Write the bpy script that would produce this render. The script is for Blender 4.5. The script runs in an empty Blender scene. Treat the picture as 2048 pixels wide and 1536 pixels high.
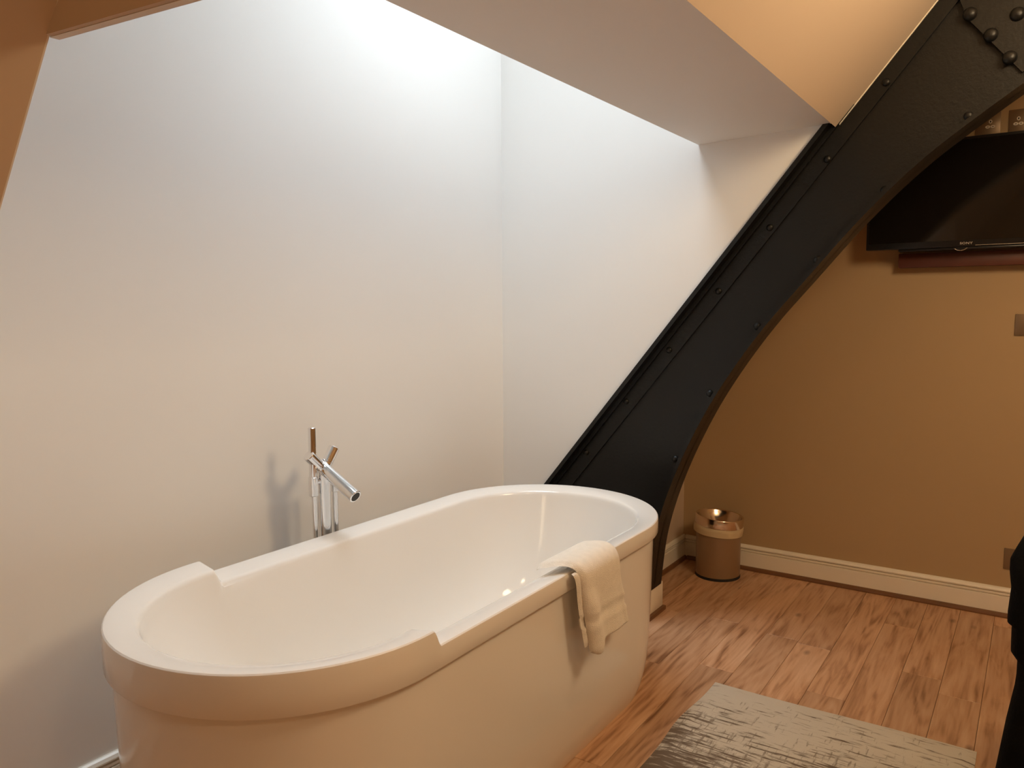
import bpy, bmesh, math, random
from mathutils import Vector, Matrix
random.seed(7)
sc = bpy.context.scene
COL = sc.collection

# ------------------------------------------------------------------ camera
FPX = 1558.0
R = Vector((0.82730775, 0.56172583, -0.00509762))
U = Vector((-0.0507677, 0.08380174, 0.99518838))
F = Vector((-0.55945021, 0.82306826, -0.09784735))
cam = bpy.data.cameras.new('camera')
cam.sensor_fit = 'HORIZONTAL'; cam.sensor_width = 36.0; cam.lens = FPX / 2048 * 36.0
cam.clip_start = 0.02
co = bpy.data.objects.new('camera', cam)
co.matrix_world = Matrix(((R.x, U.x, -F.x, 0), (R.y, U.y, -F.y, 0), (R.z, U.z, -F.z, 1.29), (0, 0, 0, 1)))
COL.objects.link(co)
sc.camera = co

# ------------------------------------------------------------------ view / world / daylight
vs = sc.view_settings
vs.view_transform = 'Standard'; vs.look = 'None'; vs.exposure = 0.0; vs.gamma = 1.0
vs.use_curve_mapping = False
sc.cycles.use_denoising = True
sc.cycles.use_light_tree = False
sc.cycles.use_adaptive_sampling = True; sc.cycles.adaptive_threshold = 0.02
sc.cycles.max_bounces = 8; sc.cycles.diffuse_bounces = 5; sc.cycles.glossy_bounces = 3
sc.cycles.caustics_reflective = False; sc.cycles.caustics_refractive = False
sc.cycles.sample_clamp_indirect = 6.0
SKY = 14.6
LAMPS = [('ceiling', 0.95, 0.20, 2.75, 0.15, 36.0, 'round warm ceiling lamp over the bedroom behind the viewpoint'),
         ('pendant', 0.55, 1.90, 2.28, 0.26, 24.0, 'large round warm paper globe pendant hanging beside the sloping ceiling'),
         ('standing', 0.30, -1.20, 1.40, 0.18, 5.0, 'added unseen warm fill lamp with a tapered shade behind the viewpoint')]  # standing one is an added fill to warm the near bath wall
w = bpy.data.worlds.new('overcast_sky'); sc.world = w
w.use_nodes = True
bg = w.node_tree.nodes['Background']
bg.inputs['Color'].default_value = (0.90, 0.975, 1.07, 1)
bg.inputs['Strength'].default_value = SKY

# key dimensions (metres)
XL = -2.0          # left wall
YB = 2.87          # back wall of the bath alcove
YF = 3.745         # far wall behind the beam
XK = -1.48         # knee wall behind the beam
XR = 2.4           # right wall
YN = -1.7          # rear wall
ZC = 2.75          # flat ceiling
ZS = 1.90          # soffit
XS0, XS1 = -1.10, -0.628
TAN = 1.225
def zp(x): return 1.905 + TAN * (x + 0.618)
XTOP = -0.618 + (ZC - 1.905) / TAN
ZR = 3.20          # alcove roof
SKY_X = (-1.84, -1.10); SKY_Y = (1.50, 2.84)

pl = bpy.data.lights.new('skylight_portal', 'AREA')
pl.shape = 'RECTANGLE'; pl.size = SKY_X[1] - SKY_X[0]; pl.size_y = SKY_Y[1] - SKY_Y[0]
pl.cycles.is_portal = True
po = bpy.data.objects.new('skylight_portal', pl)
po.location = ((SKY_X[0] + SKY_X[1]) / 2, (SKY_Y[0] + SKY_Y[1]) / 2, ZR + 0.16)
COL.objects.link(po)

# ------------------------------------------------------------------ helpers
def org(o):
    v = Vector((0, 0, 0))
    while o is not None:
        v += o.location; o = o.parent
    return v

def mk(name, verts, faces, mat, parent=None, smooth=None, origin=None):
    """one mesh object from world-space verts; smooth = sharp angle in degrees or None"""
    if parent is not None:
        off = org(parent); loc = Vector((0, 0, 0))
    else:
        loc = Vector(origin) if origin is not None else Vector((0, 0, 0)); off = loc
    me = bpy.data.meshes.new(name)
    me.from_pydata([tuple(Vector(v) - off) for v in verts], [], [tuple(f) for f in faces])
    bm = bmesh.new(); bm.from_mesh(me)
    bmesh.ops.recalc_face_normals(bm, faces=bm.faces[:])
    bm.to_mesh(me); bm.free()
    if smooth is not None:
        for p in me.polygons: p.use_smooth = True
        me.set_sharp_from_angle(angle=math.radians(smooth))
    if mat: me.materials.append(mat)
    o = bpy.data.objects.new(name, me)
    o.location = loc
    COL.objects.link(o)
    if parent is not None: o.parent = parent
    return o

def mkbm(name, bm, mat, parent=None, smooth=None, origin=None):
    bm.verts.index_update()
    vv = [v.co.copy() for v in bm.verts]; ff = [[v.index for v in f.verts] for f in bm.faces]
    bm.free()
    return mk(name, vv, ff, mat, parent, smooth, origin)

def box(name, a, b, mat, parent=None, bevel=0.0, seg=2, origin=None):
    bm = bmesh.new()
    x0, y0, z0 = a; x1, y1, z1 = b
    vs_ = [bm.verts.new(p) for p in [(x0,y0,z0),(x1,y0,z0),(x1,y1,z0),(x0,y1,z0),(x0,y0,z1),(x1,y0,z1),(x1,y1,z1),(x0,y1,z1)]]
    for f in [(0,3,2,1),(4,5,6,7),(0,1,5,4),(1,2,6,5),(2,3,7,6),(3,0,4,7)]: bm.faces.new([vs_[i] for i in f])
    if bevel > 0:
        bmesh.ops.bevel(bm, geom=bm.edges[:], offset=bevel, segments=seg, affect='EDGES', profile=0.5)
    return mkbm(name, bm, mat, parent, 35 if bevel > 0 else None, origin)

def prism(name, poly, axis, a, b, mat, parent=None, smooth=None, origin=None):
    """extrude 2D polygon along axis ('x': (y,z), 'y': (x,z), 'z': (x,y)) from a to b"""
    def P(q, t):
        return {'x': (t, q[0], q[1]), 'y': (q[0], t, q[1]), 'z': (q[0], q[1], t)}[axis]
    n = len(poly)
    v = [P(q, a) for q in poly] + [P(q, b) for q in poly]
    f = [list(range(n)), list(range(2 * n - 1, n - 1, -1))] + [[i, (i + 1) % n, n + (i + 1) % n, n + i] for i in range(n)]
    return mk(name, v, f, mat, parent, smooth, origin)

def frame_for(d):
    d = Vector(d).normalized()
    a = Vector((0, 0, 1)) if abs(d.z) < 0.9 else Vector((1, 0, 0))
    s = d.cross(a).normalized(); t = s.cross(d).normalized()
    return s, t, d

def lathe(name, prof, base, axis, mat, parent=None, n=32, smooth=40, cap=True, origin=None):
    """prof: list of (radius, height along axis from base)"""
    s, t, d = frame_for(axis); base = Vector(base)
    v = []; f = []
    for r, h in prof:
        for i in range(n):
            a = 2 * math.pi * i / n
            v.append(base + d * h + (s * math.cos(a) + t * math.sin(a)) * r)
    m = len(prof)
    for j in range(m - 1):
        for i in range(n):
            f.append((j*n+i, j*n+(i+1)%n, (j+1)*n+(i+1)%n, (j+1)*n+i))
    if cap:
        f.append(list(range(n))); f.append(list(range((m-1)*n, m*n)))
    return mk(name, v, f, mat, parent, smooth, origin)

def rod(name, a, b, r, mat, parent=None, n=24, bev=0.0015):
    a = Vector(a); b = Vector(b); L = (b - a).length
    return lathe(name, [(r - bev, 0), (r, bev), (r, L - bev), (r - bev, L)], a, b - a, mat, parent, n)

def tube(name, pts, r, mat, parent=None, n=10):
    pts = [Vector(p) for p in pts]; v = []; f = []
    s = None
    for i, p in enumerate(pts):
        d = (pts[min(i+1, len(pts)-1)] - pts[max(i-1, 0)]).normalized()
        if s is None: s, t, _ = frame_for(d)
        else:
            s = (s - d * s.dot(d)).normalized(); t = d.cross(s)
        for k in range(n):
            a = 2 * math.pi * k / n
            v.append(p + (s * math.cos(a) + t * math.sin(a)) * r)
    for j in range(len(pts) - 1):
        for k in range(n):
            f.append((j*n+k, j*n+(k+1)%n, (j+1)*n+(k+1)%n, (j+1)*n+k))
    f.append(list(range(n))); f.append(list(range((len(pts)-1)*n, len(pts)*n)))
    return mk(name, v, f, mat, parent, 60)

def thing(name, label, cat, loc, group=None):
    o = bpy.data.objects.new(name, None); o.empty_display_size = 0.1
    o.location = loc; COL.objects.link(o)
    tag(o, label, cat, group); return o

def tag(o, label, cat, group=None):
    o['label'] = label; o['category'] = cat
    if group: o['group'] = group
    return o

def struct(o, label=None):
    o['kind'] = 'structure'
    if label: o['label'] = label
    return o

# ------------------------------------------------------------------ materials
def mat(name, col, rough=0.5, metal=0.0, spec=0.5, bump=0.0, bscale=40.0, var=0.0, vscale=3.0, coat=0.0):
    m = bpy.data.materials.new(name); m.use_nodes = True
    nt = m.node_tree; b = nt.nodes['Principled BSDF']
    b.inputs['Base Color'].default_value = (*col, 1)
    b.inputs['Roughness'].default_value = rough
    b.inputs['Metallic'].default_value = metal
    b.inputs['Specular IOR Level'].default_value = spec
    b.inputs['Coat Weight'].default_value = coat
    b.inputs['Coat Roughness'].default_value = 0.05
    tc = nt.nodes.new('ShaderNodeTexCoord')
    if bump > 0:
        n = nt.nodes.new('ShaderNodeTexNoise'); n.inputs['Scale'].default_value = bscale; n.inputs['Detail'].default_value = 4
        nt.links.new(tc.outputs['Object'], n.inputs['Vector'])
        bp = nt.nodes.new('ShaderNodeBump'); bp.inputs['Strength'].default_value = bump; bp.inputs['Distance'].default_value = 0.01
        nt.links.new(n.outputs['Fac'], bp.inputs['Height']); nt.links.new(bp.outputs['Normal'], b.inputs['Normal'])
    n2 = nt.nodes.new('ShaderNodeTexNoise'); n2.inputs['Scale'].default_value = vscale; n2.inputs['Detail'].default_value = 1
    nt.links.new(tc.outputs['Object'], n2.inputs['Vector'])
    mx = nt.nodes.new('ShaderNodeMix'); mx.data_type = 'RGBA'
    mx.inputs['A'].default_value = (*[c * (1 - var) for c in col], 1)
    mx.inputs['B'].default_value = (*[min(1, c * (1 + var)) for c in col], 1)
    nt.links.new(n2.outputs['Fac'], mx.inputs['Factor']); nt.links.new(mx.outputs['Result'], b.inputs['Base Color'])
    return m

M = {}
M['white'] = mat('white_wall_paint', (0.845, 0.835, 0.81), 0.6, spec=0.3, var=0.012, vscale=2)
M['ochre'] = mat('cream_ceiling_paint', (0.63, 0.515, 0.40), 0.65, spec=0.25, var=0.02, vscale=2)
M['tan'] = mat('ochre_wall_paint', (0.455, 0.33, 0.19), 0.65, spec=0.25, var=0.02, vscale=2)
M['trim'] = mat('gloss_trim_paint', (0.86, 0.82, 0.72), 0.3, spec=0.5, var=0.01)
M['bead'] = mat('wood_bead', (0.17, 0.075, 0.03), 0.4, var=0.25, vscale=12)
M['acrylic'] = mat('white_acrylic', (0.83, 0.81, 0.775), 0.09, spec=0.5, var=0.004)
M['chrome'] = mat('polished_chrome', (0.86, 0.86, 0.87), 0.06, metal=1.0, var=0.01)
M['dark'] = mat('dark_outlet', (0.03, 0.028, 0.025), 0.6)
M['iron'] = mat('black_painted_steel', (0.0065, 0.0066, 0.0062), 0.40, spec=0.36, bump=0.12, bscale=90, var=0.15, vscale=6)
M['bronze'] = mat('bronze_plate', (0.26, 0.18, 0.11), 0.38, metal=0.5, bump=0.02, bscale=150, var=0.06)
M['insert'] = mat('cream_socket_insert', (0.85, 0.78, 0.65), 0.4)
M['tvblack'] = mat('black_plastic', (0.012, 0.011, 0.011), 0.3, spec=0.4)
M['screen'] = mat('dark_screen_glass', (0.010, 0.008, 0.007), 0.08, spec=0.5)
M['silver'] = mat('silver_trim', (0.75, 0.74, 0.72), 0.25, metal=0.9)
M['mahogany'] = mat('red_brown_board', (0.10, 0.028, 0.016), 0.45, bump=0.03, var=0.2, vscale=8)
M['binbody'] = mat('bronze_bin_paint', (0.30, 0.20, 0.12), 0.32, metal=0.25, spec=0.5, var=0.04)
M['binring'] = mat('rose_steel', (0.80, 0.70, 0.60), 0.16, metal=1.0, var=0.02)
M['bag'] = mat('cream_bin_liner', (0.62, 0.52, 0.34), 0.45, spec=0.4)
M['rubber'] = mat('black_rubber', (0.012, 0.012, 0.012), 0.7)
M['coat'] = mat('black_wool', (0.006, 0.006, 0.006), 0.95, spec=0.1, bump=0.25, bscale=140, var=0.2)
M['chairwood'] = mat('dark_chair_wood', (0.03, 0.016, 0.010), 0.45, bump=0.03, var=0.2)
M['shadecloth'] = mat('lamp_shade_metal', (0.6, 0.5, 0.38), 0.4)

def towel_mat():
    m = mat('cream_terry', (0.93, 0.88, 0.79), 0.95, spec=0.1, bump=0.5, bscale=420, var=0.06, vscale=60)
    b = m.node_tree.nodes['Principled BSDF']
    b.inputs['Sheen Weight'].default_value = 0.25
    return m
M['towel'] = towel_mat()

def emis(name, col, s):
    m = bpy.data.materials.new(name); m.use_nodes = True
    nt = m.node_tree; nt.nodes.remove(nt.nodes['Principled BSDF'])
    e = nt.nodes.new('ShaderNodeEmission'); e.inputs['Color'].default_value = (*col, 1); e.inputs['Strength'].default_value = s
    nt.links.new(e.outputs[0], nt.nodes['Material Output'].inputs[0])
    return m
WARM = (1.0, 0.73, 0.43)

def glass_mat():
    m = bpy.data.materials.new('window_glass'); m.use_nodes = True
    nt = m.node_tree; nt.nodes.remove(nt.nodes['Principled BSDF'])
    t = nt.nodes.new('ShaderNodeBsdfTransparent'); t.inputs['Color'].default_value = (0.95, 0.97, 0.96, 1)
    g = nt.nodes.new('ShaderNodeBsdfGlossy'); g.inputs['Roughness'].default_value = 0.02
    fr = nt.nodes.new('ShaderNodeFresnel'); fr.inputs['IOR'].default_value = 1.45
    mx = nt.nodes.new('ShaderNodeMixShader')
    nt.links.new(fr.outputs[0], mx.inputs[0]); nt.links.new(t.outputs[0], mx.inputs[1]); nt.links.new(g.outputs[0], mx.inputs[2])
    nt.links.new(mx.outputs[0], nt.nodes['Material Output'].inputs[0])
    return m
M['glass'] = glass_mat()

def wood_floor():
    m = bpy.data.materials.new('oak_laminate'); m.use_nodes = True
    nt = m.node_tree; N = nt.nodes.new; L = nt.links.new
    b = nt.nodes['Principled BSDF']
    tc = N('ShaderNodeTexCoord'); oi = N('ShaderNodeObjectInfo')
    cm = N('ShaderNodeVectorMath'); cm.operation = 'MULTIPLY_ADD'
    cx = N('ShaderNodeCombineXYZ'); mu = N('ShaderNodeMath'); mu.operation = 'MULTIPLY'; mu.inputs[1].default_value = 57.0
    L(oi.outputs['Random'], mu.inputs[0]); L(mu.outputs[0], cx.inputs[0]); L(mu.outputs[0], cx.inputs[1]); L(mu.outputs[0], cx.inputs[2])
    L(tc.outputs['Object'], cm.inputs[0]); cm.inputs[1].default_value = (1, 1, 1); L(cx.outputs[0], cm.inputs[2])
    mp = N('ShaderNodeMapping'); mp.inputs['Scale'].default_value = (26, 3.2, 1); L(cm.outputs[0], mp.inputs['Vector'])
    n1 = N('ShaderNodeTexNoise'); n1.inputs['Scale'].default_value = 1.0; n1.inputs['Detail'].default_value = 6; n1.inputs['Distortion'].default_value = 1.2
    L(mp.outputs[0], n1.inputs['Vector'])
    mp2 = N('ShaderNodeMapping'); mp2.inputs['Scale'].default_value = (110, 5, 1); L(cm.outputs[0], mp2.inputs['Vector'])
    n2 = N('ShaderNodeTexNoise'); n2.inputs['Scale'].default_value = 1.0; n2.inputs['Detail'].default_value = 3
    L(mp2.outputs[0], n2.inputs['Vector'])
    mp3 = N('ShaderNodeMapping'); mp3.inputs['Scale'].default_value = (7.5, 0.75, 1); L(cm.outputs[0], mp3.inputs['Vector'])
    n3 = N('ShaderNodeTexNoise'); n3.inputs['Scale'].default_value = 1.0; n3.inputs['Detail'].default_value = 1.5; n3.inputs['Distortion'].default_value = 0.6
    L(mp3.outputs[0], n3.inputs['Vector'])
    def mth(op, a, c):
        n = N('ShaderNodeMath'); n.operation = op
        for i, q in enumerate((a, c)):
            if isinstance(q, (int, float)): n.inputs[i].default_value = q
            else: L(q, n.inputs[i])
        return n.outputs[0]
    ringv = mth('MULTIPLY', mth('SINE', mth('MULTIPLY', n3.outputs['Fac'], 62.0), 0.0), 0.045)
    tot = mth('ADD', mth('MULTIPLY', n1.outputs['Fac'], 0.55), mth('ADD', mth('MULTIPLY', n2.outputs['Fac'], 0.28), mth('ADD', ringv, 0.08)))
    cr = N('ShaderNodeValToRGB')
    e = cr.color_ramp.elements
    e[0].position = 0.30; e[0].color = (0.20, 0.092, 0.042, 1)
    e[1].position = 0.68; e[1].color = (0.59, 0.385, 0.245, 1)
    x = cr.color_ramp.elements.new(0.48); x.color = (0.475, 0.28, 0.162, 1)
    L(tot, cr.inputs[0])
    # knots
    kp = N('ShaderNodeMapping'); kp.inputs['Scale'].default_value = (9, 4.2, 1); L(cm.outputs[0], kp.inputs['Vector'])
    vo = N('ShaderNodeTexVoronoi'); vo.inputs['Scale'].default_value = 0.9; L(kp.outputs[0], vo.inputs['Vector'])
    kr = N('ShaderNodeMapRange'); kr.inputs['From Min'].default_value = 0.02; kr.inputs['From Max'].default_value = 0.12; kr.inputs['To Min'].default_value = 0.45; kr.inputs['To Max'].default_value = 1.0
    L(vo.outputs['Distance'], kr.inputs['Value'])
    # per plank tone
    pr = N('ShaderNodeMapRange'); pr.inputs['To Min'].default_value = 0.90; pr.inputs['To Max'].default_value = 1.26
    L(oi.outputs['Random'], pr.inputs['Value'])
    m1 = N('ShaderNodeMath'); m1.operation = 'MULTIPLY'; L(pr.outputs[0], m1.inputs[0]); L(kr.outputs[0], m1.inputs[1])
    vm = N('ShaderNodeVectorMath'); vm.operation = 'SCALE'; L(cr.outputs[0], vm.inputs[0]); L(m1.outputs[0], vm.inputs['Scale'])
    L(vm.outputs[0], b.inputs['Base Color'])
    b.inputs['Roughness'].default_value = 0.38; b.inputs['Specular IOR Level'].default_value = 0.4
    bp = N('ShaderNodeBump'); bp.inputs['Strength'].default_value = 0.12; bp.inputs['Distance'].default_value = 0.003
    L(n2.outputs['Fac'], bp.inputs['Height']); L(bp.outputs[0], b.inputs['Normal'])
    return m
M['floor'] = wood_floor()

def rug_mat():
    m = bpy.data.materials.new('distressed_rug'); m.use_nodes = True
    nt = m.node_tree; N = nt.nodes.new; L = nt.links.new
    b = nt.nodes['Principled BSDF']
    tc = N('ShaderNodeTexCoord')
    def noise(sx, sy, det, dist=0.0):
        mp = N('ShaderNodeMapping'); mp.inputs['Scale'].default_value = (sx, sy, 1); L(tc.outputs['Object'], mp.inputs['Vector'])
        n = N('ShaderNodeTexNoise'); n.inputs['Scale'].default_value = 1; n.inputs['Detail'].default_value = det; n.inputs['Distortion'].default_value = dist; n.inputs['Roughness'].default_value = 0.65
        L(mp.outputs[0], n.inputs['Vector']); return n.outputs['Fac']
    def mth(op, a, bb):
        n = N('ShaderNodeMath'); n.operation = op
        for i, q in enumerate((a, bb)):
            if isinstance(q, (int, float)): n.inputs[i].default_value = q
            else: L(q, n.inputs[i])
        return n.outputs[0]
    def rng(v, a, c, lo=0.0, hi=1.0):
        n = N('ShaderNodeMapRange'); n.inputs['From Min'].default_value = a; n.inputs['From Max'].default_value = c
        n.inputs['To Min'].default_value = lo; n.inputs['To Max'].default_value = hi; L(v, n.inputs['Value']); return n.outputs[0]
    sep = N('ShaderNodeSeparateXYZ'); L(tc.outputs['Object'], sep.inputs[0])
    # wear grows away from the far edge (object y runs from 0 at far edge to negative)
    wear = rng(sep.outputs['Y'], -0.03, -0.55, -0.07, 0.15)
    streak = mth('ADD', noise(9, 85, 6, 0.3), wear)
    cross = mth('ADD', noise(90, 14, 4), wear)
    big = noise(3.0, 6.0, 3)
    s1 = rng(mth('ADD', streak, mth('MULTIPLY', mth('SUBTRACT', big, 0.5), 0.45)), 0.53, 0.63)
    s2 = rng(mth('ADD', cross, mth('MULTIPLY', mth('SUBTRACT', big, 0.5), 0.3)), 0.57, 0.68, 0, 0.7)
    fac = mth('MAXIMUM', s1, s2)
    mx = N('ShaderNodeMix'); mx.data_type = 'RGBA'
    mx.inputs['A'].default_value = (0.54, 0.50, 0.42, 1); mx.inputs['B'].default_value = (0.15, 0.115, 0.085, 1)
    L(fac, mx.inputs['Factor']); L(mx.outputs['Result'], b.inputs['Base Color'])
    b.inputs['Roughness'].default_value = 0.95; b.inputs['Specular IOR Level'].default_value = 0.1
    wv = noise(400, 400, 2)
    bp = N('ShaderNodeBump'); bp.inputs['Strength'].default_value = 0.4; bp.inputs['Distance'].default_value = 0.003
    L(wv, bp.inputs['Height']); L(bp.outputs[0], b.inputs['Normal'])
    return m
M['rug'] = rug_mat()

# ------------------------------------------------------------------ structure: floor with planks
fl = struct(box('floor', (XL, YN, -0.06), (XR, YF, -0.0125), M['bead']), 'oak laminate floor of narrow planks running beside the bath')
PW = 0.1235
k0 = math.floor((XL + 1.09) / PW)
x = -1.09 + k0 * PW
while x < XR:
    a, b = max(x, XL) + 0.0005, min(x + PW, XR) - 0.0005
    if b - a > 0.005:
        y = YN - random.uniform(0, 1.1)
        while y < YF:
            y2 = y + 1.20
            c, d = max(y, YN) + 0.0005, min(y2, YF) - 0.0005
            if d - c > 0.02:
                bm = bmesh.new(); e = 0.0012
                o_ = [(a, c, -0.0125), (b, c, -0.0125), (b, d, -0.0125), (a, d, -0.0125)]
                t1 = [(a, c, -e), (b, c, -e), (b, d, -e), (a, d, -e)]
                t2 = [(a+e, c+e, 0), (b-e, c+e, 0), (b-e, d-e, 0), (a+e, d-e, 0)]
                vv = o_ + t1 + t2
                ff = [(3,2,1,0)] + [(i,(i+1)%4,4+(i+1)%4,4+i) for i in range(4)] + [(4+i,4+(i+1)%4,8+(i+1)%4,8+i) for i in range(4)] + [(8,9,10,11)]
                bm.free()
                p_ = mk('plank', [(q[0]-(a+b)/2, q[1]-(c+d)/2, q[2]) for q in vv], ff, M['floor'])
                p_.location = ((a+b)/2, (c+d)/2, 0)
                p_.parent = fl
            y = y2
    x += PW

# ------------------------------------------------------------------ structure: walls, ceilings, alcove
T = 0.08
struct(box('wall_left', (XL - T, YN, -0.06), (XL, YB + T, ZR + 0.3), M['white']), 'white painted wall behind the bath')
# back wall of alcove, cut along the beam's upper edge
def zb_out(x): return 0.526 + 1.2400 * (x + 1.768)     # outer line of the beam
xo = lambda z: -1.768 + (z - 0.526) / 1.2400
poly = [(XL, -0.06), (XK, -0.06), (XK, 0.75)]
pb = [(XL, -0.06), (XK - 0.02, -0.06), (XK - 0.02, zb_out(XK - 0.02) + 0.0)]
poly = [(XL, -0.06), (-1.86, -0.06), (-1.86, zb_out(-1.86) - 0.02), (xo(1.9) + 0.012, 1.9), (xo(1.9) + 0.012, ZR + 0.3), (XL, ZR + 0.3)]
struct(prism('wall_back', poly, 'y', YB, YB + T, M['white']), 'white end wall of the bath alcove beside the black beam')
struct(prism('wall_pier', [(-1.95, -0.06), (XK, -0.06), (XK, 0.86), (-1.95, 0.30)], 'y', 2.99, YF, M['ochre']), 'low cream knee wall behind the beam foot')
struct(box('wall_far', (XL, YF, -0.06), (XR + T, YF + T, ZC + 0.1), M['tan']), 'ochre painted far wall carrying the television')
struct(box('wall_right', (XR, YN, -0.06), (XR + T, YF, ZC + 0.1), M['tan']), 'ochre side wall out of view')
struct(box('wall_rear', (XL - T, YN - T, -0.06), (XR + T, YN, ZC + 0.1), M['tan']), 'ochre wall behind the viewpoint')
# sloped ceiling: upper strip, near strip, strip beyond the beam
def slope(name, x0, x1, y0, y1, label):
    th = 0.05
    return struct(prism(name, [(x0, zp(x0)), (x1, zp(x1)), (x1, zp(x1) + th / 0.63), (x0, zp(x0) + th / 0.63)], 'y', y0, y1, M['ochre']), label)
slope('ceiling', XS1 + 0.006, XTOP, YN, YF, 'ochre sloping ceiling above the soffit')
slope('ceiling_near', XL + 0.0, XS1 + 0.006, YN, 0.4325, 'ochre sloping ceiling at the near side of the bath alcove')
slope('ceiling_recess', -1.95, XS1 + 0.006, 3.012, YF, 'ochre sloping ceiling behind the beam')
struct(box('ceiling_flat', (XTOP - 0.02, YN, ZC), (XR, YF, ZC + T), M['ochre']), 'flat ceiling over the bedroom')
# soffit, light shaft, roof
struct(prism('ceiling_soffit', [(XS0, 1.892), (XS1 + 0.004, 1.908), (XS1 + 0.004, 1.95), (XS0, 1.95)], 'y', 0.44, YB, M['white']), 'white flat soffit beside the skylight shaft')
struct(box('wall_shaft', (XS0, 0.44, 1.95), (XS0 + 0.05, YB, ZR), M['white']), 'white side of the skylight shaft')
# near cheek of the alcove (faces away from the camera) and hanging lintel
YE = 0.4325
struct(prism('wall_near', [(XL, zp(XL) + 0.004), (XS1 + 0.004, zp(XS1) + 0.004), (XS1 + 0.004, ZR), (XL, ZR)], 'y', YE, YE + 0.002, M['white']), 'white near cheek of the bath alcove')
zl = 1.5787; xc0 = -0.618 + (zl - 1.905) / TAN; xc1 = -0.58
def skew(x, d): return YE + 0.0995 * (x - xc0) + d
def wedge(name, pts, d0, d1, m_, parent=None):
    n = len(pts)
    v = [(x, skew(x, d0), z) for x, z in pts] + [(x, skew(x, d1), z) for x, z in pts]
    f = [list(range(n)), list(range(2*n-1, n-1, -1))] + [[i, (i+1) % n, n+(i+1) % n, n+i] for i in range(n)]
    return mk(name, v, f, m_, parent)
lin = struct(wedge('trim_1', [(xc0, zl), (xc1, zl), (xc1, zp(xc1) + 0.02), (xc0, zl + 0.02)], -0.002, 0.004, M['ochre']), 'ochre hanging edge at the alcove opening')
wedge('reveal', [(xc0 - 0.004, zl - 0.0006), (xc1, zl - 0.0006), (xc1, zl + 0.02), (xc0 - 0.004, zl + 0.02)], 0.0042, 0.014, M['white'], lin)
# alcove roof around the skylight opening
for nm, a, b in [('ceiling_roof', (XL, 0.44, ZR), (SKY_X[0], YB, ZR + 0.06)), ('ceiling_roof', (SKY_X[1], 0.44, ZR), (XS0 + 0.05, YB, ZR + 0.06)),
                 ('ceiling_roof', (SKY_X[0], 0.44, ZR), (SKY_X[1], SKY_Y[0], ZR + 0.06)), ('ceiling_roof', (SKY_X[0], SKY_Y[1], ZR), (SKY_X[1], YB, ZR + 0.06))]:
    struct(box(nm, a, b, M['white']), 'white roof lining around the skylight')
win = struct(bpy.data.objects.new('window_1', None), 'skylight over the bath'); COL.objects.link(win)
win.location = ((SKY_X[0]+SKY_X[1])/2, (SKY_Y[0]+SKY_Y[1])/2, ZR)
fw_ = 0.04
for a, b in [((SKY_X[0], SKY_Y[0], ZR), (SKY_X[0]+fw_, SKY_Y[1], ZR+0.14)), ((SKY_X[1]-fw_, SKY_Y[0], ZR), (SKY_X[1], SKY_Y[1], ZR+0.14)),
             ((SKY_X[0]+fw_, SKY_Y[0], ZR), (SKY_X[1]-fw_, SKY_Y[0]+fw_, ZR+0.14)), ((SKY_X[0]+fw_, SKY_Y[1]-fw_, ZR), (SKY_X[1]-fw_, SKY_Y[1], ZR+0.14))]:
    box('window_frame', a, b, M['trim'], win)
ym = (SKY_Y[0]+SKY_Y[1])/2
box('glazing_bar', (SKY_X[0]+fw_, ym-0.02, ZR+0.06), (SKY_X[1]-fw_, ym+0.02, ZR+0.12), M['trim'], win)
for a, b in [(SKY_Y[0]+fw_, ym-0.02), (ym+0.02, SKY_Y[1]-fw_)]:
    mk('pane', [(SKY_X[0]+fw_, a, ZR+0.09), (SKY_X[1]-fw_, a, ZR+0.09), (SKY_X[1]-fw_, b, ZR+0.09), (SKY_X[0]+fw_, b, ZR+0.09)], [(0,1,2,3)], M['glass'], win)

# ------------------------------------------------------------------ baseboards
BH = 0.122
def bb_prof(s):   # (offset from wall, z)
    return [(0, 0), (0.016, 0), (0.016, BH-0.036), (0.009, BH-0.0345), (0.009, BH-0.0315), (0.0155, BH-0.030), (0.0155, BH-0.023), (0.008, BH-0.0215), (0.008, BH-0.0185), (0.017, BH-0.016), (0.017, BH-0.012), (0.012, BH-0.004), (0.006, BH), (0, BH)]
def bead_prof():
    return [(0.016, 0.0), (0.030, 0.0), (0.0295, 0.006), (0.027, 0.012), (0.022, 0.0165), (0.016, 0.018)]
# far wall: offset towards -Y
o = struct(prism('baseboard_far', [(YF - q[0], q[1]) for q in bb_prof(0)], 'x', XK + 0.016, XR, M['trim']), 'cream moulded skirting along the far ochre wall')
prism('bead', [(YF - q[0], q[1]) for q in bead_prof()], 'x', XK + 0.03, XR, M['bead'], o)
o = struct(prism('baseboard_recess', [(XK + q[0], q[1]) for q in bb_prof(0)], 'y', 3.0, YF, M['trim']), 'cream skirting of the recess behind the bin')
prism('bead', [(XK + q[0], q[1]) for q in bead_prof()], 'y', 3.0, YF - 0.016, M['bead'], o)
o = struct(prism('baseboard_left', [(XL + q[0], q[1] - 0.008) for q in bb_prof(0) if True], 'y', 0.50, YB, M['trim']), 'white moulded skirting behind the bath')
# plinth around the beam foot
o = struct(box('baseboard_pier', (-1.80, 2.842, 0), (-1.289, 3.040, 0.121), M['trim'], bevel=0.003), 'cream boxed skirting around the beam foot')
prism('bead', [(-1.80, 2.828), (-1.276, 2.828), (-1.274, 2.832), (-1.274, 3.040), (-1.289, 3.040), (-1.289, 2.842), (-1.80, 2.842)], 'z', 0.0, 0.016, M['bead'], o)

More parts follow.
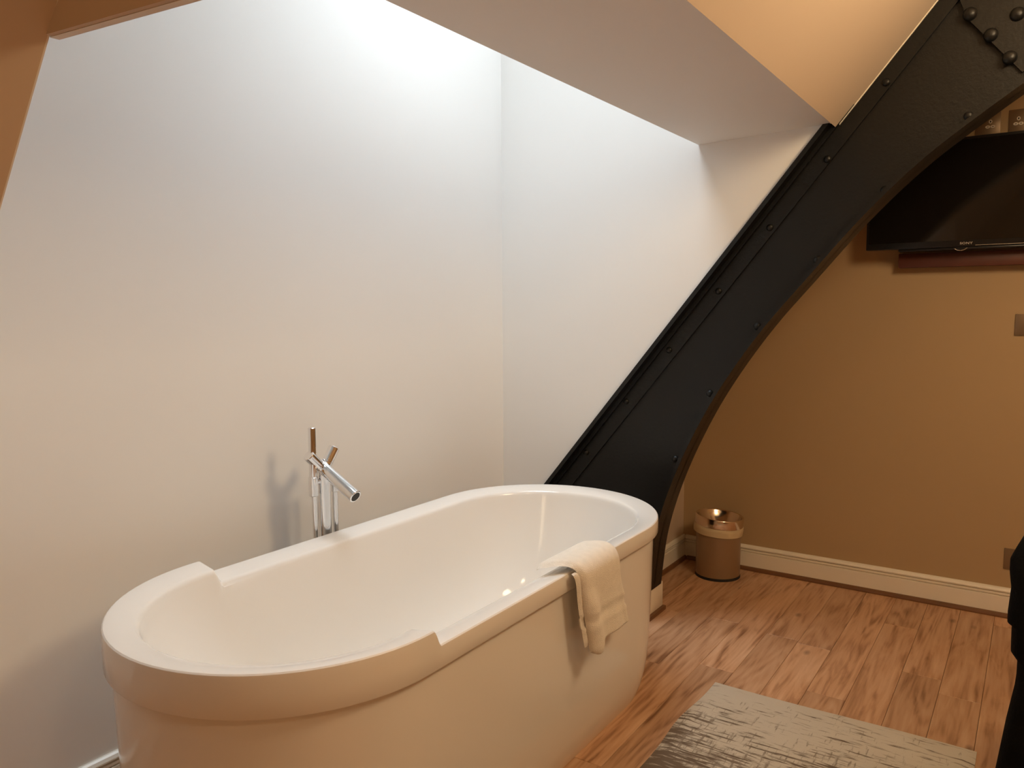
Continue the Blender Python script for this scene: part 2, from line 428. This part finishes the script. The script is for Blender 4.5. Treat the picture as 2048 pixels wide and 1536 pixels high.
# ------------------------------------------------------------------ black riveted steel arch beam
Y0, YW, Y1 = 2.855, 2.925, 3.005
beam = thing('steel_arch_beam', 'black painted riveted steel arch beam rising from behind the bath', 'beam', (-1.4, 2.93, 0.121))
inner_pts = [(-1.283, 0.121), (-1.277, 0.18), (-1.262, 0.31), (-1.238, 0.42), (-1.200, 0.545), (-1.150, 0.675), (-1.100, 0.785), (-1.032, 0.918), (-0.928, 1.085), (-0.815, 1.240), (-0.697, 1.378), (-0.527, 1.579), (-0.354, 1.750), (-0.207, 1.863), (-0.085, 1.950), (0.10, 2.075), (0.35, 2.235)]
# smooth the inner curve with a Catmull-Rom spline
def catmull(P, n=6):
    out = []
    for i in range(len(P) - 1):
        p0 = P[max(i-1, 0)]; p1 = P[i]; p2 = P[i+1]; p3 = P[min(i+2, len(P)-1)]
        for k in range(n):
            t = k / n
            out.append(tuple(0.5*((2*p1[j]) + (-p0[j]+p2[j])*t + (2*p0[j]-5*p1[j]+4*p2[j]-p3[j])*t*t + (-p0[j]+3*p1[j]-3*p2[j]+p3[j])*t**3) for j in (0, 1)))
    out.append(P[-1]); return out
raw = catmull(inner_pts, 6)
for _ in range(6):
    raw = [raw[0]] + [tuple((raw[i-1][j] + 2*raw[i][j] + raw[i+1][j]) / 4 for j in (0, 1)) for i in range(1, len(raw)-1)] + [raw[-1]]
inner = raw
XO0 = -1.97
outer = [(XO0, zb_out(XO0)), (0.05, zb_out(0.05))]
n_o = Vector((1.24, -1)).normalized()       # pointing to the room / down
def offs(pts, d):
    out = []
    for i, p in enumerate(pts):
        a = Vector(pts[max(i-1, 0)]); b = Vector(pts[min(i+1, len(pts)-1)])
        t = (b - a).normalized(); n = Vector((-t.y, t.x))
        out.append((p[0] + n.x * d, p[1] + n.y * d))
    return out
# web plate
web = [(-1.97, 0.121)] + [q for q in inner] + [(0.35, 2.62), (0.05, zb_out(0.05))] + [(XO0, zb_out(XO0))]
prism('web', web, 'y', YW, YW + 0.014, M['iron'], beam)
def strip(name, c0, c1, y0, y1):
    return prism(name, list(c0) + list(reversed(c1)), 'y', y0, y1, M['iron'], beam, smooth=40)
def line(x0, x1, d, n=2):
    return [(x0 + (x1-x0)*i/(n-1) + n_o.x*d, zb_out(x0 + (x1-x0)*i/(n-1)) + n_o.y*d) for i in range(n)]
# outer flange (perpendicular plate) and its riveted angle leg
strip('outer_flange', line(XO0, 0.05, 0.0), line(XO0, 0.05, 0.016), Y0, Y1)
strip('outer_angle', line(XO0, 0.05, 0.016), line(XO0, 0.05, 0.085), YW - 0.011, YW)
strip('outer_fillet', line(XO0, 0.05, 0.016), line(XO0, 0.05, 0.030), YW - 0.028, YW - 0.011)
# inner flange and angle leg
strip('inner_flange', inner, offs(inner, 0.014), Y0, Y1)
strip('inner_angle', offs(inner, 0.014), offs(inner, 0.085), YW - 0.011, YW)
# gusset plate at the crown
prism('gusset_plate', [(-0.30, 2.34), (-0.245, 2.185), (-0.09, 1.995), (0.05, 2.075), (0.35, 2.28), (0.35, 2.6), (-0.1, 2.6)], 'y', YW - 0.023, YW - 0.011, M['iron'], beam)
ck = struct(prism('trim_2', [(-0.612, zp(-0.612) - 0.004), (-0.12, zp(-0.12) - 0.004), (-0.12, zp(-0.12) + 0.01), (-0.612, zp(-0.612) + 0.01)], 'y', 2.9085, 2.9139, M['trim']), 'thin pale sealant line where the sloping ceiling meets the beam')
def rivet(x, z, y, r):
    prof = [(r, 0.0), (r * 0.97, r * 0.22), (r * 0.80, r * 0.5), (r * 0.5, r * 0.70), (r * 0.18, r * 0.78)]
    return lathe('rivet', prof, (x, y, z), (0, -1, 0), M['iron'], beam, n=14, smooth=70)
for x_, z_ in [(-0.47, 2.028), (-0.648, 1.798), (-0.84, 1.575), (-1.027, 1.348), (-1.224, 1.118), (-1.41, 0.9), (-1.597, 0.667)]:
    rivet(x_, z_, YW - 0.011, 0.013)
for x_, z_ in [(-0.227, 1.886), (-0.461, 1.676), (-0.67, 1.452), (-0.876, 1.215), (-1.053, 0.954), (-1.19, 0.682)]:
    rivet(x_, z_, YW - 0.011, 0.0145)
for x_, z_ in [(-0.236, 2.194), (-0.11, 2.168), (-0.177, 2.12), (-0.124, 2.043)]:
    rivet(x_, z_, YW - 0.023, 0.021)

# ------------------------------------------------------------------ bathtub
CX, CN, CF, RW = -1.389, 1.157, 2.205, 0.400
tub = thing('bathtub', 'white freestanding oval bathtub with a raised end rim', 'bathtub', (CX, (CN + CF) / 2, 0))
per = []            # (angle, centre-y parameter 0 near .. 1 far, raise)
def sm(t): t = max(0, min(1, t)); return t * t * (3 - 2 * t)
side = [0.0, 0.004, 0.008, 0.013, 0.018, 0.022, 0.026, 0.030, 0.034, 0.038, 0.042, 0.046, 0.050, 0.056, 0.09, 0.2, 0.4, 0.6, 0.8, 1.0]
def s2y(t): return t if t <= 0.056 else t
L0 = CF - CN
ys = [v for v in [0.0, 0.005, 0.010, 0.014, 0.016, 0.018, 0.020, 0.022, 0.024, 0.026, 0.028, 0.030, 0.032, 0.034, 0.036, 0.038, 0.042, 0.050, 0.07, 0.10, 0.15, 0.3, 0.45, 0.6, 0.75, 0.9, L0]]
def raise_at(dy): return 1 - sm((dy - 0.014) / 0.024)
for dy in ys: per.append((0.0, dy, raise_at(dy)))                     # front side (towards +X)
NA = 40
for i in range(1, NA): per.append((math.pi * i / NA, L0, 0.0))        # far end
for dy in reversed(ys): per.append((math.pi, dy, raise_at(dy)))       # wall side
for i in range(1, NA): per.append((math.pi + math.pi * i / NA, 0.0, 1.0))   # near end
NP = len(per)
RH = 0.037
def ring(r, z, wgt, sn=0.0, sf=0.0, soft=0.0):
    out = []
    for a, dy, rs in per:
        rs = rs * (1 - soft) + soft * (1 - sm(dy / 0.32))
        cy = CN + sn + (dy / L0) * (L0 - sn - sf)
        out.append((CX + r * math.cos(a), cy + r * math.sin(a), z + RH * wgt * rs))
    return out
def loft(name, rings, mat_, parent, smooth, capend=None):
    v = [p for rg in rings for p in rg]; f = []
    for j in range(len(rings) - 1):
        for i in range(NP):
            f.append((j*NP+i, j*NP+(i+1) % NP, (j+1)*NP+(i+1) % NP, (j+1)*NP+i))
    if capend: f.append(list(range((len(rings)-1)*NP, len(rings)*NP)))
    return mk(name, v, f, mat_, parent, smooth)
rim = [ring(0.386, 0.5505, 0), ring(0.3985, 0.5505, 0), ring(0.400, 0.553, 0.0), ring(0.400, 0.575, 0.5), ring(0.400, 0.592, 1), ring(0.3988, 0.597, 1), ring(0.396, 0.5995, 1), ring(0.392, 0.600, 1),
       ring(0.339, 0.5895, 1), ring(0.334, 0.587, 1), ring(0.330, 0.582, 1), ring(0.3275, 0.576, 1), ring(0.325, 0.564, 0.75, 0.002, 0, 0.4), ring(0.321, 0.545, 0.4, 0.005, 0, 0.8),
       ring(0.310, 0.48, 0.1, 0.03, 0.008, 1.0), ring(0.298, 0.40, 0.0, 0.07, 0.018), ring(0.283, 0.32, 0.0, 0.12, 0.03), ring(0.262, 0.25, 0.0, 0.17, 0.045), ring(0.235, 0.20, 0, 0.21, 0.06),
       ring(0.20, 0.170, 0, 0.24, 0.08), ring(0.14, 0.153, 0, 0.28, 0.10), ring(0.05, 0.147, 0, 0.32, 0.12)]
loft('basin', rim, M['acrylic'], tub, 32, True)
apr = [ring(0.380, 0.552, 0), ring(0.3845, 0.549, 0), ring(0.3845, 0.545, 0), ring(0.3835, 0.50, 0), ring(0.381, 0.40, 0), ring(0.378, 0.30, 0), ring(0.374, 0.20, 0), ring(0.369, 0.13, 0), ring(0.363, 0.085, 0), ring(0.354, 0.045, 0), ring(0.345, 0.018, 0), ring(0.337, 0.0, 0)]
loft('apron', apr, M['acrylic'], tub, 50, True)
lathe('drain', [(0.012, 0), (0.032, 0.001), (0.034, 0.004), (0.030, 0.006), (0.004, 0.008)], (CX, 1.72, 0.147), (0, 0, 1), M['chrome'], tub, n=24)

# ------------------------------------------------------------------ towel over the front rim
tw = thing('towel', 'small folded cream towel hanging over the front rim of the bath', 'towel', (-0.975, 1.87, 0.36))
# drape path in XZ (centre line), t from inner end to bottom
path = [(-1.058, 0.600), (-1.050, 0.6055), (-1.036, 0.6085), (-1.018, 0.612), (-1.000, 0.6135), (-0.985, 0.611), (-0.974, 0.603), (-0.968, 0.590), (-0.966, 0.570), (-0.967, 0.545), (-0.968, 0.51), (-0.968, 0.47), (-0.967, 0.43), (-0.966, 0.40), (-0.965, 0.378)]
path = catmull(path, 4)
def towel_layer(name, lo, hi, th, push, yl, yr, fold=1.0):
    """lo/hi: path index range; yl/yr: functions of fraction; th: thickness"""
    pts = path[lo:hi]; n = len(pts); NU = 26
    acc = [0.0]
    for i in range(1, len(path)): acc.append(acc[-1] + (Vector(path[i]) - Vector(path[i-1])).length)
    top_f, v, f = [], [], []
    for j in range(n):
        i = lo + j
        a = Vector(path[max(i-1, 0)]); b = Vector(path[min(i+1, len(path)-1)])
        t = (b - a).normalized(); nn = Vector((-t.y, t.x))
        nn = nn if nn.y > 0 or nn.x > 0 else -nn
        if i > 20 and nn.x < 0: nn = -nn
        s = acc[i] / acc[-1]
        ya, yb = yl(s), yr(s)
        ends = min(1.0, math.sqrt(max(0.0, min(j, n - 1 - j) / 2.0)))
        ringp = []
        def pt(u, side):
            uu = abs(2 * u - 1)
            hw = math.sqrt(max(0.0, 1 - uu ** 10)) * (0.25 + 0.75 * ends)
            wob = fold * (0.0035 * math.sin(7.5 * u + 3 * s) + 0.0045 * math.sin(3.1 * u * math.pi + 1.0) * s) * sm((s - 0.35) / 0.3)
            band = -0.0035 if 0.70 < s < 0.80 else (0.0015 if 0.80 <= s < 0.83 or 0.67 < s <= 0.70 else 0)
            hump = fold * 0.013 * math.exp(-((u - 0.16) / 0.13) ** 2) * sm((s - 0.42) / 0.2) + 0.007 * math.exp(-((u - 0.92) / 0.06) ** 2) * sm((s - 0.5) / 0.2) * fold
            dep = push + (th * hw + wob * 0.6 + hump + band if side > 0 else 0.0)
            sag = 0.0
            yy = ya + (yb - ya) * u
            dz = 0.0
            if j >= n - 3 and s > 0.9:
                dz = -0.022 * math.exp(-((u - 0.12) / 0.12) ** 2) * fold + 0.004 * u
            return (pts[j][0] + nn.x * dep, yy, pts[j][1] + nn.y * dep + dz)
        for k in range(NU + 1): ringp.append(pt(k / NU, 1))
        for k in range(NU, -1, -1): ringp.append(pt(k / NU, -1))
        v += ringp
    m = 2 * (NU + 1)
    for j in range(n - 1):
        for k in range(m):
            f.append((j*m+k, j*m+(k+1) % m, (j+1)*m+(k+1) % m, (j+1)*m+k))
    f.append(list(range(m))); f.append(list(range((n-1)*m, n*m)))
    return mk(name, v, f, M['towel'], tw, 60)
yl = lambda s: 1.672 + 0.035 * sm(s / 0.35) + 0.068 * s ** 1.3
yr = lambda s: 1.936 - 0.014 * sm(s / 0.4) + 0.078 * s ** 1.4
n_path = len(path)
towel_layer('under_layer', 24, n_path - 2, 0.006, 0.001, lambda s: yl(s) - 0.016 + 0.0 * s, lambda s: yr(s) - 0.02, 0.0)
towel_layer('top_layer', 0, n_path, 0.0125, 0.0065, yl, yr, 1.0)

# ------------------------------------------------------------------ floor-standing bath mixer
FX, FY = -1.83, 1.645
fa = thing('bath_mixer', 'chrome floor-standing bath mixer with hand shower behind the bath', 'faucet', (FX, FY, 0))
lathe('floor_flange', [(0.055, 0), (0.055, 0.006), (0.050, 0.010), (0.02, 0.012)], (FX, FY + 0.01, 0), (0, 0, 1), M['chrome'], fa)
rod('column', (FX, FY, 0.008), (FX, FY, 0.795), 0.0205, M['chrome'], fa, 32)
J = Vector((FX, FY, 0.788))
sp = rod('spout', (FX - 0.018, FY, 0.806), (-1.692, FY, 0.722), 0.0205, M['chrome'], fa, 32)
d_ = (Vector((-1.692, FY, 0.722)) - Vector((FX, FY, 0.795))).normalized()
lathe('outlet', [(0.016, 0), (0.0155, 0.0008)], Vector((-1.692, FY, 0.722)) - d_ * 0.0002, d_, M['dark'], sp, n=24)
def handle(dirv, L):
    d = Vector(dirv).normalized()
    h = lathe('handle', [(0.017, 0.0), (0.0172, 0.012), (0.0172, 0.022), (0.0155, 0.023), (0.0155, 0.025), (0.0175, 0.026), (0.0178, L - 0.002), (0.0165, L)], J + d * 0.004, d, M['chrome'], fa, n=32, smooth=30)
    return h
handle((0.0, -0.72, 0.70), 0.078)
handle((0.0, 0.58, 0.80), 0.076)
# hand shower wand on its own rail, hose on the other side
rod('shower_wand', (FX, FY - 0.042, 0.735), (FX, FY - 0.042, 0.928), 0.0118, M['chrome'], fa)
rod('wand_cradle', (FX, FY - 0.042, 0.715), (FX, FY - 0.042, 0.775), 0.0145, M['chrome'], fa)
rod('wand_hose', (FX, FY - 0.040, 0.012), (FX, FY - 0.040, 0.72), 0.0078, M['chrome'], fa)
rod('cradle_arm', (FX, FY - 0.042, 0.757), (FX, FY, 0.757), 0.008, M['chrome'], fa)
rod('hose_coupling', (FX, FY + 0.045, 0.712), (FX, FY + 0.045, 0.765), 0.0118, M['chrome'], fa)
rod('coupling_arm', (FX, FY + 0.045, 0.755), (FX, FY, 0.755), 0.008, M['chrome'], fa)
rod('supply_hose', (FX, FY + 0.045, 0.012), (FX, FY + 0.045, 0.715), 0.0088, M['chrome'], fa)

# ------------------------------------------------------------------ waste bin
BX, BY, BR = -1.238, 3.580, 0.104
bn = thing('waste_bin', 'round bronze waste bin with a steel funnel lid and liner', 'bin', (BX, BY, 0))
lathe('body', [(BR - 0.004, 0.010), (BR, 0.013), (BR, 0.240), (BR - 0.004, 0.2405), (BR - 0.004, 0.02), (0.01, 0.02)], (BX, BY, 0), (0, 0, 1), M['binbody'], bn, n=48)
lathe('base_ring', [(BR - 0.006, 0.0), (BR + 0.0015, 0.0), (BR + 0.002, 0.006), (BR + 0.0005, 0.012), (BR - 0.006, 0.012)], (BX, BY, 0), (0, 0, 1), M['rubber'], bn, n=48)
tilt = Vector((0.075, 0.02, 1)).normalized()
bg_ = (BX, BY, 0.0)
lathe('liner', [(BR + 0.006, 0.210), (BR + 0.0105, 0.213), (BR + 0.0120, 0.232), (BR + 0.0120, 0.250), (BR + 0.009, 0.254), (BR - 0.002, 0.255)], (BX - 0.02, BY, 0), tilt, M['bag'], bn, n=48, cap=False)
lathe('lid', [(BR + 0.002, 0.2535), (BR + 0.0085, 0.2535), (BR + 0.0092, 0.256), (BR + 0.0092, 0.292), (BR + 0.0085, 0.2945), (BR + 0.006, 0.2965), (BR + 0.002, 0.296), (BR - 0.001, 0.292), (BR - 0.004, 0.284), (BR - 0.018, 0.262), (0.064, 0.238), (0.060, 0.234), (0.058, 0.222)], (BX - 0.018, BY - 0.004, 0), tilt, M['binring'], bn, n=56, smooth=50, cap=False)

# ------------------------------------------------------------------ television
tv = thing('television', 'black wall-mounted flat television on the far ochre wall', 'television', (-0.27, YF - 0.06, 1.515))
TX0, TX1, TZ0, TZ1, TY = -0.637, 0.097, 1.522, 1.952, 3.618
box('casing', (TX0, TY, TZ0), (TX1, TY + 0.042, TZ1), M['tvblack'], tv, bevel=0.003)
bz, bb = 0.011, 0.026
box('screen', (TX0 + bz, TY - 0.0006, TZ0 + bb), (TX1 - bz, TY + 0.001, TZ1 - bz), M['screen'], tv)
box('bezel_line', (-0.236, TY - 0.0010, TZ0 + 0.0040), (TX1 - 0.004, TY, TZ0 + 0.0056), M['silver'], tv)
box('wall_bracket', (-0.40, TY + 0.042, 1.60), (-0.14, YF, 1.85), M['tvblack'], tv)
box('lower_edge', (TX0 + 0.125, TY + 0.006, TZ0 - 0.010), (TX1 - 0.125, TY + 0.040, TZ0), M['tvblack'], tv, bevel=0.002)
fc = bpy.data.curves.new('logo', 'FONT'); fc.body = 'SONY'; fc.size = 0.0125; fc.extrude = 0.0003; fc.align_x = 'CENTER'; fc.space_character = 1.1; fc.offset = 0.0003
fo = bpy.data.objects.new('logo_tmp', fc); COL.objects.link(fo)
bpy.context.view_layer.update()
me = bpy.data.meshes.new_from_object(fo.evaluated_get(bpy.context.evaluated_depsgraph_get()))
bpy.data.objects.remove(fo)
rx = Matrix.Rotation(math.radians(90), 4, 'X')
me.transform(Matrix.Translation(Vector((-0.268, TY - 0.0012, TZ0 + 0.0095)) - org(tv)) @ rx @ Matrix.Scale(1.25, 4, (1, 0, 0)))
me.materials.clear(); me.materials.append(M['silver'])
lo = bpy.data.objects.new('logo_lettering', me); COL.objects.link(lo); lo.parent = tv
lo['label'] = 'small silver brand lettering'
arc = [(-0.287 + 0.032 * math.sin(a) , TY + 0.002, TZ0 + 0.016 - 0.0295 * math.cos(a)) for a in [math.radians(-48 + 96 * i / 14) for i in range(15)]]
arc = [(x_, y_, TZ0 - 0.004 - 0.010 * (1 - ((x_ + 0.287) / 0.024) ** 2)) for x_, y_, z_ in arc]
tube('light_bar', arc, 0.0016, M['silver'], tv, 8)
mb = tag(box('mounting_board', (-0.520, 3.690, 1.448), (-0.02, YF, 1.507), M['mahogany'], bevel=0.002, origin=(-0.27, 3.72, 1.448)), 'dark red-brown wooden board on the wall just below the television', 'board')

# ------------------------------------------------------------------ wall plates
def socket(xc, z0, label, dx):
    t = thing('power_socket', label, 'socket', (xc, YF, z0), 'bronze sockets above the television')
    box('plate', (xc - 0.043, YF - 0.005, z0), (xc + 0.043, YF, z0 + 0.086), M['bronze'], t, bevel=0.0015)
    def ringhole(name, cx, cz, rx_, rz_):
        n = 20; v = []; f = []
        for (r0, yy) in ((1.0, YF - 0.005), (1.0, YF - 0.0068), (0.45, YF - 0.0068), (0.45, YF - 0.0055)):
            for i in range(n):
                a = 2 * math.pi * i / n
                k = r0
                v.append((cx + rx_ * k * math.cos(a), yy, cz + (rz_ * k if k == 1.0 else (rz_ - rx_ * 0.50)) * math.sin(a)))
        for j in range(3):
            for i in range(n): f.append((j*n+i, j*n+(i+1) % n, (j+1)*n+(i+1) % n, (j+1)*n+i))
        o = mk(name, v, f, M['insert'], t, 40)
        mk('hole', [v[3*n+i] for i in range(n)], [tuple(range(n))], M['dark'], o)
    ringhole('earth_hole', xc + dx, z0 + 0.050, 0.0062, 0.0075)
    ringhole('pin_hole', xc + dx - 0.0088, z0 + 0.030, 0.0085, 0.0058)
    ringhole('pin_hole', xc + dx + 0.0088, z0 + 0.030, 0.0085, 0.0058)
socket(-0.2215, 1.972, 'bronze power socket above the television, half hidden by the black beam', 0.008)
socket(-0.1085, 1.972, 'bronze power socket above the television, nearest the right edge', -0.010)
t = thing('light_switch', 'bronze square switch plate on the wall under the television', 'switch', (-0.048, YF, 1.166))
box('plate', (-0.092, YF - 0.005, 1.166), (-0.005, YF, 1.253), M['bronze'], t, bevel=0.0015)
box('rocker', (-0.060, YF - 0.009, 1.195), (-0.038, YF - 0.004, 1.224), M['bronze'], t, bevel=0.0015)
t = thing('wall_socket', 'dark bronze socket plate just above the skirting near the black coat', 'socket', (-0.04, YF, 0.202))
box('plate', (-0.083, YF - 0.005, 0.202), (0.003, YF, 0.289), M['bronze'], t, bevel=0.0015)
box('toggle', (-0.050, YF - 0.010, 0.240), (-0.034, YF - 0.004, 0.262), M['insert'], t, bevel=0.0015)

# ------------------------------------------------------------------ rug
rv, rf = [], []
NXr, NYr = 24, 40
def rug_pt(u, v_):
    yy = 2.512 - 1.5 * v_
    xl = -0.868 - 0.018 * math.exp(-((v_ - 0.2) / 0.1) ** 2) + 0.006 * math.sin(9 * v_)
    xr_ = -0.094
    xx = xl + (xr_ - xl) * u
    yy += 0.008 * u - 0.004 * math.sin(6 * u)
    return xx, yy
TH = 0.011
def rugz(u, v_):
    e = min(u, 1 - u, v_ * 2, (1 - v_) * 2) * 24
    return TH * min(1.0, 0.35 + 0.65 * e) + 0.003 * math.exp(-((u) / 0.05) ** 2) * math.exp(-((v_ - 0.2) / 0.12) ** 2)
for j in range(NYr + 1):
    for i in range(NXr + 1):
        x_, y_ = rug_pt(i / NXr, j / NYr); rv.append((x_, y_, rugz(i / NXr, j / NYr)))
nb = len(rv)
for j in range(NYr + 1):
    for i in range(NXr + 1):
        x_, y_ = rug_pt(i / NXr, j / NYr); rv.append((x_, y_, 0.0005))
W_ = NXr + 1
for j in range(NYr):
    for i in range(NXr):
        a = j * W_ + i
        rf.append((a, a + 1, a + W_ + 1, a + W_)); rf.append((nb + a, nb + a + W_, nb + a + W_ + 1, nb + a + 1))
for i in range(NXr):
    rf.append((i, nb + i, nb + i + 1, i + 1)); a = NYr * W_ + i; rf.append((a, a + 1, nb + a + 1, nb + a))
for j in range(NYr):
    a = j * W_; rf.append((a, a + W_, nb + a + W_, nb + a)); a += NXr; rf.append((a, nb + a, nb + a + W_, a + W_))
tag(mk('rug', rv, rf, M['rug'], None, 50, origin=(-0.48, 2.512, 0)), 'distressed cream and brown rug on the oak floor', 'rug')

# ------------------------------------------------------------------ chair with a black coat (right edge)
ch = thing('dining_chair', 'dark wooden chair under a black coat at the right edge', 'chair', (0.24, 2.30, 0))
for x_ in (0.08, 0.40):
    box('leg', (x_ - 0.018, 2.085, 0), (x_ + 0.018, 2.115, 0.76), M['chairwood'], ch, bevel=0.004)
    box('leg', (x_ - 0.018, 2.475, 0), (x_ + 0.018, 2.510, 0.43), M['chairwood'], ch, bevel=0.004)
box('seat', (0.055, 2.19, 0.43), (0.425, 2.52, 0.46), M['chairwood'], ch, bevel=0.008)
for x_ in (0.08, 0.40): box('seat_rail', (x_ - 0.012, 2.115, 0.39), (x_ + 0.012, 2.475, 0.43), M['chairwood'], ch, bevel=0.003)
box('backrest', (0.10, 2.09, 0.62), (0.38, 2.110, 0.755), M['chairwood'], ch, bevel=0.004)
prof = [(0.028, 0.800), (0.008, 0.785), (-0.010, 0.764), (-0.024, 0.731), (-0.034, 0.705), (-0.034, 0.678), (-0.029, 0.640), (-0.033, 0.581), (-0.033, 0.562), (-0.024, 0.556), (-0.023, 0.494), (-0.009, 0.475), (-0.009, 0.434), (-0.012, 0.398), (-0.025, 0.310), (-0.039, 0.191), (-0.045, 0.14)]
cv, cf = [], []
NCo = 56
for j, (xl, z_) in enumerate(prof):
    s = j / (len(prof) - 1)
    cxm = (xl + 0.47) / 2; ax = (0.47 - xl) / 2; ay = 0.030 + 0.035 * min(1, s * 3) + 0.02 * s
    if j == 0: ay = 0.024
    for i in range(NCo):
        a = 2 * math.pi * i / NCo
        ca, sa = math.cos(a), math.sin(a)
        e = 0.55
        px = math.copysign(abs(ca) ** e, ca); py = math.copysign(abs(sa) ** e, sa)
        fo_ = 1 + 0.16 * s * math.sin(9 * a + 2 * s) * abs(sa)
        cv.append((cxm + ax * px, 2.100 + ay * py * fo_, z_ + (0.012 * math.sin(5 * a) * s if j == len(prof) - 1 else 0)))
for j in range(len(prof) - 1):
    for i in range(NCo): cf.append((j*NCo+i, j*NCo+(i+1) % NCo, (j+1)*NCo+(i+1) % NCo, (j+1)*NCo+i))
cf.append(list(range(NCo)))
tag(mk('coat', cv, cf, M['coat'], None, 60, origin=(0.2, 2.1, 0.14)), 'black coat hanging over a chair at the right edge', 'coat')

# ------------------------------------------------------------------ warm room lamps and an added fill lamp (out of frame)
def lamp(kind, xc, yc, z, r, strength, label):
    g = emis('warm_glow', WARM, strength)
    if kind == 'ceiling':
        t = thing('ceiling_lamp', label, 'lamp', (xc, yc, z))
        lathe('rim', [(r + 0.012, 0), (r + 0.014, -0.004), (r + 0.014, -0.05), (r + 0.002, -0.052), (r + 0.002, -0.004)], (xc, yc, z), (0, 0, 1), M['shadecloth'], t, n=40)
        lathe('diffuser', [(r, -0.045), (r * 0.9, -0.062), (r * 0.6, -0.074), (0.02, -0.078)], (xc, yc, z), (0, 0, 1), g, t, n=32)
    elif kind == 'pendant':
        t = thing('pendant_lamp', label, 'lamp', (xc, yc, ZC))
        lathe('ceiling_rose', [(0.05, 0), (0.05, -0.012), (0.01, -0.03)], (xc, yc, ZC), (0, 0, 1), M['shadecloth'], t, n=24)
        rod('flex', (xc, yc, z + r), (xc, yc, ZC - 0.02), 0.003, M['dark'], t, 8)
        lathe('globe', [(max(0.004, r * math.sin(math.pi * i / 14)), -r * math.cos(math.pi * i / 14)) for i in range(15)], (xc, yc, z), (0, 0, 1), g, t, n=28, smooth=80)
    else:
        t = thing('added_fill_lamp', label, 'lamp', (xc, yc, 0))
        lathe('base', [(0.13, 0), (0.13, 0.015), (0.02, 0.025)], (xc, yc, 0), (0, 0, 1), M['shadecloth'], t, n=32)
        rod('pole', (xc, yc, 0.02), (xc, yc, z), 0.012, M['shadecloth'], t, 12)
        lathe('shade', [(r, -0.12), (r * 0.75, 0.14)], (xc, yc, z), (0, 0, 1), g, t, n=36)
for q in LAMPS: lamp(*q)
